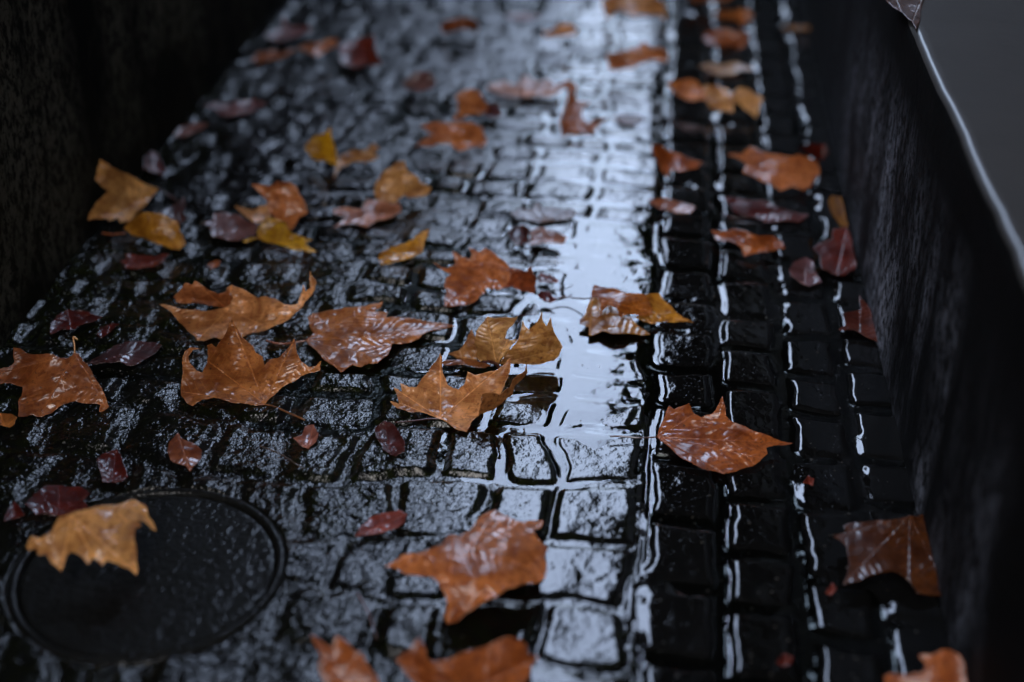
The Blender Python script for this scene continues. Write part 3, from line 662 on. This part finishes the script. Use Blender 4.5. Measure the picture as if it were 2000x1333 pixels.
leaf('A', [(800,880),(830,835),(870,850),(900,900),(925,950),(905,975),(860,965),(800,940)], 'small dark red leaf in shadow above the stem of the pale forked leaf', 'wine', h0=10)
leaf('A', [(1405,1030),(1470,1035),(1530,1030),(1540,1010),(1570,1015),(1620,1020),(1650,1035),(1665,1080),(1690,1110),(1705,1150),(1717,1185),(1670,1210),(1640,1270),(1615,1290),(1590,1235),(1540,1225),(1500,1190),(1490,1130),(1450,1080)],
     'matt brown leaf standing upright above the yellow leaf, left half', 'orange',
     h=[(1405,1030,62),(1540,1010,70),(1717,1185,24),(1615,1290,6),(1500,1190,18)], ripple=.8, base=(1612,1285), tips=[(1410,1032),(1545,1015),(1710,1180)])
leaf('A', [(1310,1150),(1370,1165),(1420,1170),(1450,1150),(1490,1140),(1505,1215),(1480,1235),(1410,1240),(1380,1215)], 'small pale curled leaf piece left of the matt brown upright leaf', 'tan', h0=14)
leaf('D', [(1350,120),(1400,98),(1435,95),(1435,50),(1460,10),(1500,-20),(1560,0),(1600,30),(1625,75),(1690,95),(1740,110),(1700,130),(1770,175),(1720,180),(1650,172),(1590,147),(1520,132),(1440,104),(1370,127)],
     'deep yellow leaf with pointed ends below the matt brown upright leaf', 'yellow',
     h=[(1350,120,10),(1500,-20,36),(1600,30,26),(1770,175,6),(1650,172,5),(1440,104,8)], base=(1355,118), tips=[(1765,175),(1500,-15),(1735,112)])
leaf('A', [(1130,1245),(1180,1230),(1190,1190),(1260,1185),(1330,1200),(1380,1235),(1440,1250),(1420,1310),(1340,1340),(1270,1340),(1180,1320),(1170,1270)], 'dull purple-brown leaf left of the yellow leaf', (.13, .045, .035), h0=9)
leaf('D', [(670,230),(710,215),(695,190),(740,190),(800,195),(860,205),(900,190),(945,190),(910,230),(850,262),(770,272),(700,267)], 'dark orange flat leaf just below the golden curled leaf', 'red', h0=5)
leaf('D', [(1145,275),(1165,240),(1200,225),(1230,225),(1220,255),(1175,272)], 'tiny tan oval leaf alone between the yellow leaf and the wall', 'brown', h0=4, group=G2)
leaf('D', [(490,800),(530,770),(580,740),(640,700),(700,680),(780,675),(850,680),(905,700),(870,740),(820,770),(780,800),(710,815),(670,790),(600,795),(540,805)],
     'narrow purple-brown leaf with even side veins, beside the tent-shaped leaf', 'purple', h=[(490,800,6),(905,700,5),(700,680,8),(710,815,4),(690,750,9)], base=(490,802), tips=[(903,700)], ripple=.8, stem=[(492,801,6),(470,803,6),(440,812,5)], stemcol='brown', name='narrow_leaf')
leaf('D', [(280,640),(285,570),(320,530),(380,500),(440,505),(500,515),(570,540),(510,570),(440,590),(400,612),(340,612)], 'crumpled dark red leaf above the tent-shaped leaf at left', 'wine', h0=8, ripple=2)
leaf('D', [(540,640),(560,600),(620,575),(665,580),(620,620),(560,660)], 'small dark red leaf scrap right of the crumpled red leaf', 'wine', h0=4, group=G2)
leaf('D', [(-30,1080),(0,1075),(60,1080),(95,1100),(80,1140),(50,1158),(0,1145),(-30,1130)], 'orange leaf tip at the left edge below the tent-shaped leaf', 'orange', h0=10)
leaf('G', [(935,50),(945,-10),(990,-60),(1010,-30),(1080,0),(1125,40),(1125,80),(1090,120),(1060,160),(1040,130),(990,115),(950,95)], 'small oval brown leaf with one pointed end, above the manhole cover', (.20, .055, .018),
     h=[(990,-60,22),(935,50,14),(1060,160,4),(1125,60,8),(1020,40,16)], base=(990,-60), tips=[(1060,158)], name='oval_leaf', group=G2)
leaf('D', [(1635,1215),(1680,1200),(1700,1150),(1750,1140),(1775,1190),(1760,1240),(1720,1275),(1670,1255)], 'small shiny pinkish-brown leaf curled on a sett, lower left of centre', (.26, .085, .05), h0=7, ripple=1.8, group=G2)
leaf('E', [(235,1160),(290,1120),(330,1130),(370,1180),(400,1230),(400,1290),(350,1320),(280,1280),(240,1210)], 'crumpled dark purple leaf under the stem of the bright tan leaf', 'purple', h0=7, ripple=2)
leaf('G', [(540,90),(580,55),(650,30),(680,80),(690,120),(715,190),(680,215),(570,215),(555,150)], 'dark red square-cut leaf in deep shade, left of the oval brown leaf', 'wine', h0=6)
leaf('G', [(140,340),(200,280),(240,240),(330,235),(450,240),(500,280),(470,320),(490,360),(400,392),(300,405),(240,392),(200,400)], 'dark red leaf half hidden behind the pale golden-tan leaf, lower left', 'wine', h0=6)
leaf('G', [(20,440),(60,340),(80,320),(120,370),(140,400),(60,425)], 'dark red leaf scrap at the far left, beside the pale golden-tan leaf', 'wine', h0=5, group=G2)
leaf('H', [(125,520),(160,460),(210,410),(280,390),(370,370),(415,400),(400,440),(340,480),(270,500),(200,512)], 'small red-brown veined leaf behind the rust-orange foreground leaf', (.22, .040, .022), h0=6, ripple=1.8, base=(125,520), tips=[(410,395)], group=G2, name='oval_leaf')
# --- behind, middle
leaf('E', [(250,210),(280,175),(330,150),(400,130),(450,105),(490,70),(537,50),(522,100),(507,140),(500,180),(450,205),(390,225),(330,240),(270,246),(260,228)],
     'single bright orange-yellow leaf curling to a point, above the flat veined leaf', (.52, .22, .02), h=[(255,225,5),(537,50,34),(500,180,6),(330,150,16),(330,240,4),(400,180,10)], base=(255,225), tips=[(535,55)])
leaf('B', [(230,1075),(240,1020),(270,970),(320,935),(350,905),(400,900),(420,960),(470,985),(490,1020),(550,1050),(530,1085),(470,1100),(430,1105),(400,1090),(370,1110),(340,1138),(280,1130),(240,1112)],
     'tan leaf standing on edge with a rounded hood, above the flat pale leaf', 'tan', h=[(230,1075,24),(350,905,74),(400,900,76),(550,1050,28),(340,1135,6),(470,1100,10)], ripple=.9)
leaf('B', [(0,1170),(80,1155),(160,1165),(190,1112),(240,1112),(330,1140),(370,1132),(382,1180),(330,1212),(250,1230),(200,1265),(120,1247),(0,1272),(80,1215),(10,1195)], 'pale flattened wet leaf below the hooded tan leaf', (.36, .15, .08), h0=6, ripple=1.8)
leaf('B', [(455,820),(510,775),(560,750),(500,715),(490,700),(580,680),(700,685),(790,690),(830,710),(840,750),(860,780),(845,820),(760,825),(700,842),(650,800),(600,800),(560,815),(500,815)], 'brown leaf with spread lobes casting a dark shadow, upper middle', 'orange', h=[(455,820,5),(490,700,30),(790,690,34),(860,790,10),(700,842,6),(660,740,30)])
leaf('B', [(680,540),(740,500),(780,495),(820,515),(840,560),(865,585),(870,610),(820,640),(760,640),(660,680),(700,620),(700,570)], 'matt brown leaf tilted up just behind the spread-lobed leaf', 'orange', h=[(680,540,36),(780,495,46),(870,610,12),(660,680,4),(820,640,8)])
leaf('B', [(845,640),(870,590),(910,580),(935,610),(940,645),(900,652),(860,655)], 'black-brown curled leaf scrap right of the matt tilted leaf', 'wine', h0=18, group=G2)
leaf('B', [[(1240,480),(1320,450),(1362,475),(1347,530),(1320,545),(1310,500),(1290,490)],[(1315,530),(1350,525),(1370,570),(1440,570),(1390,610),(1385,650),(1420,690),(1530,655),(1470,720),(1440,750),(1350,745),(1275,762),(1265,680),(1290,610),(1305,560)]], 'dark orange leaf twisted in an S shape on the bright wet strip', 'rust',
     h=[[(1240,480,50),(1360,475,58),(1320,545,40)],[(1350,525,46),(1440,570,34),(1265,680,20),(1530,655,12),(1275,760,4),(1440,750,4)]])
leaf('B', [(855,480),(900,460),(950,450),(1020,480),(1060,420),(1100,430),(1140,460),(1200,440),(1280,500),(1200,540),(1100,540),(950,537),(880,510)], 'pale wet leaf with curled rims left of the S-shaped leaf', (.38, .17, .10), h0=10, ripple=2.5)
leaf('B', [(385,460),(420,435),(440,410),(500,402),(540,400),(560,425),(580,460),(550,500),(480,510),(400,490)], 'very dark curled leaf with a thin tan top edge, upper middle left', 'wine', h=[(385,460,20),(500,402,38),(580,460,20),(480,510,8)])
leaf('B', [(600,150),(620,115),(690,105),(750,100),(800,110),(818,150),(800,187),(760,170),(700,160),(650,185),(615,190)], 'brown leaf arched on two feet near the top, left of centre', 'brown', h=[(600,180,8),(650,110,42),(800,110,42),(810,180,8),(700,160,34)])
leaf('B', [(1170,190),(1190,170),(1230,165),(1270,130),(1310,130),(1345,150),(1370,165),(1350,195),(1310,197),(1270,202),(1220,206),(1185,205)], 'small tan leaf perched on a dark shadow near the top centre', 'tan', h=[(1170,190,18),(1290,130,48),(1370,165,36),(1270,202,26)])
leaf('B', [(1500,0),(1600,-40),(1750,-40),(1830,0),(1852,40),(1850,112),(1810,80),(1740,82),(1680,92),(1630,70),(1580,52),(1525,112),(1505,50)], 'wide tan leaf arched on two feet at the top edge', 'tan', h=[(1520,110,8),(1560,0,44),(1750,-40,56),(1850,110,8),(1680,90,30)])
leaf('B', [(1525,300),(1570,295),(1640,280),(1700,265),(1735,230),(1770,270),(1830,265),(1862,300),(1868,345),(1800,335),(1720,352),(1660,382),(1590,395),(1540,385),(1530,340)], 'brown leaf tilted over a large dark shadow near the top right of the bright strip', 'orange', h=[(1525,300,44),(1735,230,64),(1862,300,56),(1868,345,46),(1590,395,18)])
leaf('B', [(990,1190),(1040,1160),(1110,1165),(1140,1125),(1180,1160),(1250,1160),(1330,1165),(1362,1190),(1330,1215),(1250,1230),(1180,1242),(1100,1230),(1030,1225)], 'mirror-wet flat brown leaf with dark fan veins on the bright setts', (.12, .05, .035), h0=3, ripple=.6, cup=0, base=(1180,1240), tips=[(1140,1128),(1000,1190),(1355,1190),(1250,1162),(1050,1165)])
leaf('E', [(975,80),(1000,40),(1060,25),(1100,50),(1095,130),(1010,136)], 'black-brown curled scrap left of the pale crumpled leaf on the bright setts', 'dark', h0=12, group=G2)
leaf('E', [(1098,60),(1160,40),(1240,60),(1305,100),(1290,130),(1210,125),(1140,136),(1095,135)], 'pale crumpled wet leaf above the arched orange-brown leaf', (.28, .12, .08), h0=8, ripple=2)
leaf('E', [(1137,325),(1160,290),(1205,305),(1250,330),(1262,345),(1200,347),(1150,345)], 'small red leaf scrap in the water right of the arched leaf', 'red', h0=5, group=G2)
leaf('E', [(1140,420),(1160,395),(1205,395),(1225,425),(1250,440),(1215,462),(1180,455)], 'dark red curled leaf scrap in the water by the rolled leaf stem', 'wine', h0=7, group=G2)
leaf('B', [(1560,660),(1620,640),(1700,640),(1745,670),(1690,692),(1600,690)], 'thin washed-out leaf flat on the bright setts right of the S-shaped leaf', (.15, .08, .07), h0=2.5, ripple=.5, cup=0)
leaf('B', [(955,90),(1000,75),(1050,68),(1165,90),(1100,112),(1000,112)], 'washed-out pinkish leaf flat near the top centre', (.2, .09, .08), h0=3, ripple=.8, cup=0)
leaf('P', [[(595,290),(600,280),(613,266),(630,263),(645,247),(647,266),(655,287),(657,305),(662,326),(645,318),(627,315),(610,310)],[(657,310),(690,292),(715,294),(730,278),(742,290),(728,300),(742,306),(715,318),(690,316),(668,326),(652,352),(655,328)]], 'leaf half yellow and half pinkish-brown, folded upright, upper left', 'amber', tints=[(1.3,1.5,.4),(.8,.8,1.6)],
     h=[[(595,290,26),(645,247,70),(662,326,6),(610,310,12)],[(657,312,12),(730,278,32),(742,306,16),(652,352,4),(690,316,10)]])
leaf('A', [(1475,190),(1520,175),(1570,150),(1580,80),(1610,140),(1640,150),(1720,140),(1745,175),(1690,190),(1640,210),(1580,227),(1530,230),(1490,215)], 'dark red leaf nearest the far end of the left wall', 'red', h0=12)
leaf('A', [(1400,330),(1440,290),(1500,280),(1560,290),(1620,275),(1660,280),(1600,310),(1530,332),(1470,350),(1410,345)], 'brown leaf low beside the left wall, left of the tan one near the top', 'brown', h0=10)
leaf('A', [(1665,265),(1720,240),(1790,235),(1850,215),(1890,220),(1870,260),(1810,292),(1760,315),(1700,290)], 'tan-orange leaf touching a dark red one, upper left', 'orange', h0=24)
leaf('P', [(660,92),(675,80),(690,82),(705,73),(730,68),(733,90),(746,125),(720,128),(690,134),(665,122)], 'deep red leaf right of the tan-orange one, upper left', 'red', h0=26)
leaf('A', [(1140,590),(1200,570),(1280,575),(1350,560),(1410,555),(1490,580),(1430,612),(1370,635),(1290,647),(1220,640),(1200,610)], 'long dark rust leaf by the left wall in the upper left', 'red', h0=8)
leaf('A', [(965,755),(1000,710),(1060,690),(1110,685),(1160,690),(1120,727),(1060,750),(1000,767)], 'dull brown narrow leaf closest to the left wall', (.16, .06, .04), h0=8)
# --- behind, right
leaf('C', [(120,-30),(400,-30),(335,12),(260,8),(190,14),(130,12)], 'brown leaf cut by the top edge right of the bright strip', 'brown', h0=20)
leaf('C', [(255,72),(350,60),(400,52),(470,60),(492,90),(460,120),(430,150),(400,120),(330,112)], 'orange-brown leaf near the top, rear one of a pair', 'orange', h0=30)
leaf('C', [(212,190),(270,165),(330,160),(400,175),(450,180),(462,220),(440,262),(400,277),(370,252),(300,257),(240,250),(208,215)], 'rust leaf near the top, front one of a pair', 'rust', h=[(212,190,30),(330,160,48),(460,190,44),(400,277,10),(240,250,22)])
leaf('C', [(185,370),(260,350),(330,360),(400,348),(470,370),(495,395),(410,395),(380,418),(300,422),(240,397)], 'pale straw-coloured flat leaf on the upper right setts', (.42, .22, .10), h0=8)
leaf('C', [(5,475),(60,450),(130,438),(180,455),(210,500),(227,552),(170,562),(110,557),(70,535),(40,500)], 'smooth orange leaf left of the spread tan leaf, upper right', 'orange', h=[(5,475,26),(130,438,50),(225,550,26),(110,557,20)])
leaf('C', [(205,480),(290,478),(350,500),(370,522),(400,490),(470,500),(510,530),(547,550),(522,590),(502,662),(460,622),(410,577),(372,575),(377,630),(320,622),(250,602),(220,560)], 'tan leaf with spread lobes raised over shadow, upper right', 'tan', h=[(205,480,34),(400,490,44),(545,550,34),(500,660,6),(320,622,14),(370,530,40)])
leaf('C', [(340,862),(420,858),(470,818),(530,840),(600,860),(680,875),(740,862),(800,880),(850,900),(862,960),(810,1040),(760,1062),(700,1040),(640,1065),(560,1020),(500,990),(430,965),(450,920),(400,882)], 'large tan-orange leaf close to the low wall, upper right', 'orange',
     h=[(340,862,8),(470,818,36),(740,862,40),(860,930,20),(760,1060,8),(640,1065,6),(430,965,12),(620,930,32)], base=(820,960), tips=[(345,862),(470,820),(640,1062)])
leaf('C', [(740,825),(820,800),(890,805),(907,850),(880,895),(800,872)], 'dark red leaf tucked between the large tan-orange leaf and the low wall', 'wine', h0=26)
leaf('P', [(1272,285),(1290,283),(1320,300),(1345,309),(1372,316),(1360,330),(1330,335),(1312,331),(1305,348),(1290,330),(1277,305)], 'red-brown folded leaf with a white wet flash, on the edge of the bright strip', 'rust', h=[(1275,285,44),(1320,302,18),(1372,316,30),(1305,348,4)])
leaf('P', [(1266,392),(1300,387),(1330,395),(1360,405),(1350,416),(1320,416),(1290,409)], 'small red-brown wet leaf below the folded one at the strip edge', 'rust', h0=7, group=G2)
leaf('C', [(320,1100),(400,1105),(480,1120),(560,1120),(640,1160),(700,1180),(800,1195),(740,1240),(650,1232),(560,1240),(480,1212),(380,1182)], 'dark red jagged leaf flat on the right-hand setts', 'wine', h0=7, ripple=1.8, stem=[(480,1212,6),(380,1215,5),(310,1190,5)])
leaf('F', [(250,55),(300,65),(370,50),(450,60),(520,90),(600,90),(650,120),(667,160),(600,172),(530,180),(440,205),(420,150),(350,117),(280,110)], 'flat orange-brown leaf alone below the dark red jagged leaf', 'rust', h=[(250,55,10),(450,60,26),(665,160,8),(440,205,5),(500,120,18)], ripple=1.8)
leaf('C', [(905,1120),(930,1090),(975,1098),(1000,1180),(1020,1262),(975,1265),(930,1200)], 'orange leaf wedged upright against the foot of the low wall', 'amber', h=[(930,1090,40),(1010,1220,34),(975,1265,14),(905,1120,20)])
leaf('F', [(820,160),(880,120),(930,105),(935,50),(1010,40),(1042,120),(1065,230),(1060,272),(1000,310),(930,302),(870,272),(860,200)], 'dark red leaf with a dull sheen leaning on the low wall', (.09, .010, .004), h=[(820,160,16),(935,50,26),(1010,40,24),(1060,270,4),(930,302,8)])
leaf('F', [(690,280),(720,230),(780,205),(825,230),(837,290),(872,350),(800,372),(740,342),(700,312)], 'crinkled purplish leaf on the right-hand setts in front of the dark red one', (.13, .05, .05), h0=8, ripple=2.5)
leaf('F', [(960,612),(1000,590),(985,520),(1040,510),(1090,500),(1080,420),(1125,470),(1152,530),(1175,620),(1182,682),(1140,662),(1080,627),(1020,612)], 'dark rust leaf with a yellow vein, foot of the low wall at mid height', (.08, .013, .004), h=[(960,612,14),(1080,420,18),(1182,682,2),(1140,600,6)])
leaf('C', [(640,150),(700,138),(800,140),(805,175),(720,172),(650,167)], 'thin dark amber leaf sliver beside the low wall near the top', (.20, .08, .01), h0=12)
leaf('I', [(620,1220),(660,1170),(710,1190),(700,1232),(660,1247)], 'tiny dark red scrap alone at the bottom right', 'wine', h0=5, group=G2)
leaf('I', [(765,222),(795,178),(828,198),(822,238)], 'tiny red scrap on a sett below the long-pointed leaf', 'red', h0=4, group=G2)
leaf('I', [(890,832),(930,778),(955,810),(920,852)], 'tiny red scrap beside the rust leaf in the lower right', 'red', h0=4, group=G2)
LT = .405
leaf('C', [(1225,0),(1260,-60),(1450,-60),(1432,30),(1422,100),(1395,167),(1370,120),(1330,82),(1285,52)], 'dark brown wet leaf lying on the smooth top of the low wall', (.07, .028, .016), h0=2.5, ripple=.4, cup=0, lift=LT, group='fallen plane leaves on the wet path')
def twig(name, reg, pts, label, col, r, cat):
    sp = topx(reg, [q[:2] for q in pts]); P = smooth_line([on_ground(a[0], a[1], q[2]/1000.) for a, q in zip(sp, pts)])
    P = [Vector(p) for p in P]; o0 = P[0].copy()
    o = from_bm(name, tube([p-o0 for p in P], r, r*.6), M_STEM, None, True); o.location = o0; o.color = (*col, 1); tag(o, label, cat); return o
twig('twig', 'H', [(140,840,4),(200,950,5),(245,1090,4)], 'thin reddish twig on the setts left of the foreground leaf', (.10, .02, .01), .0012, 'twig')
twig('twig', 'E', [(1205,395,5),(1290,385,5),(1340,360,4)], 'short dark twig floating right of the red scrap in the water', (.03, .015, .01), .0010, 'twig')
twig('twig', 'G', [(1450,15,4),(1560,60,5),(1640,110,6),(1690,140,4)], 'crooked brown twig across a joint right of the small oval brown leaf', (.06, .035, .02), .0010, 'twig')
twig('twig', 'E', [(980,240,6),(1100,232,6),(1220,232,4),(1290,240,4)], 'dark twig behind the arched orange-brown leaf', (.03, .015, .01), .0012, 'twig')
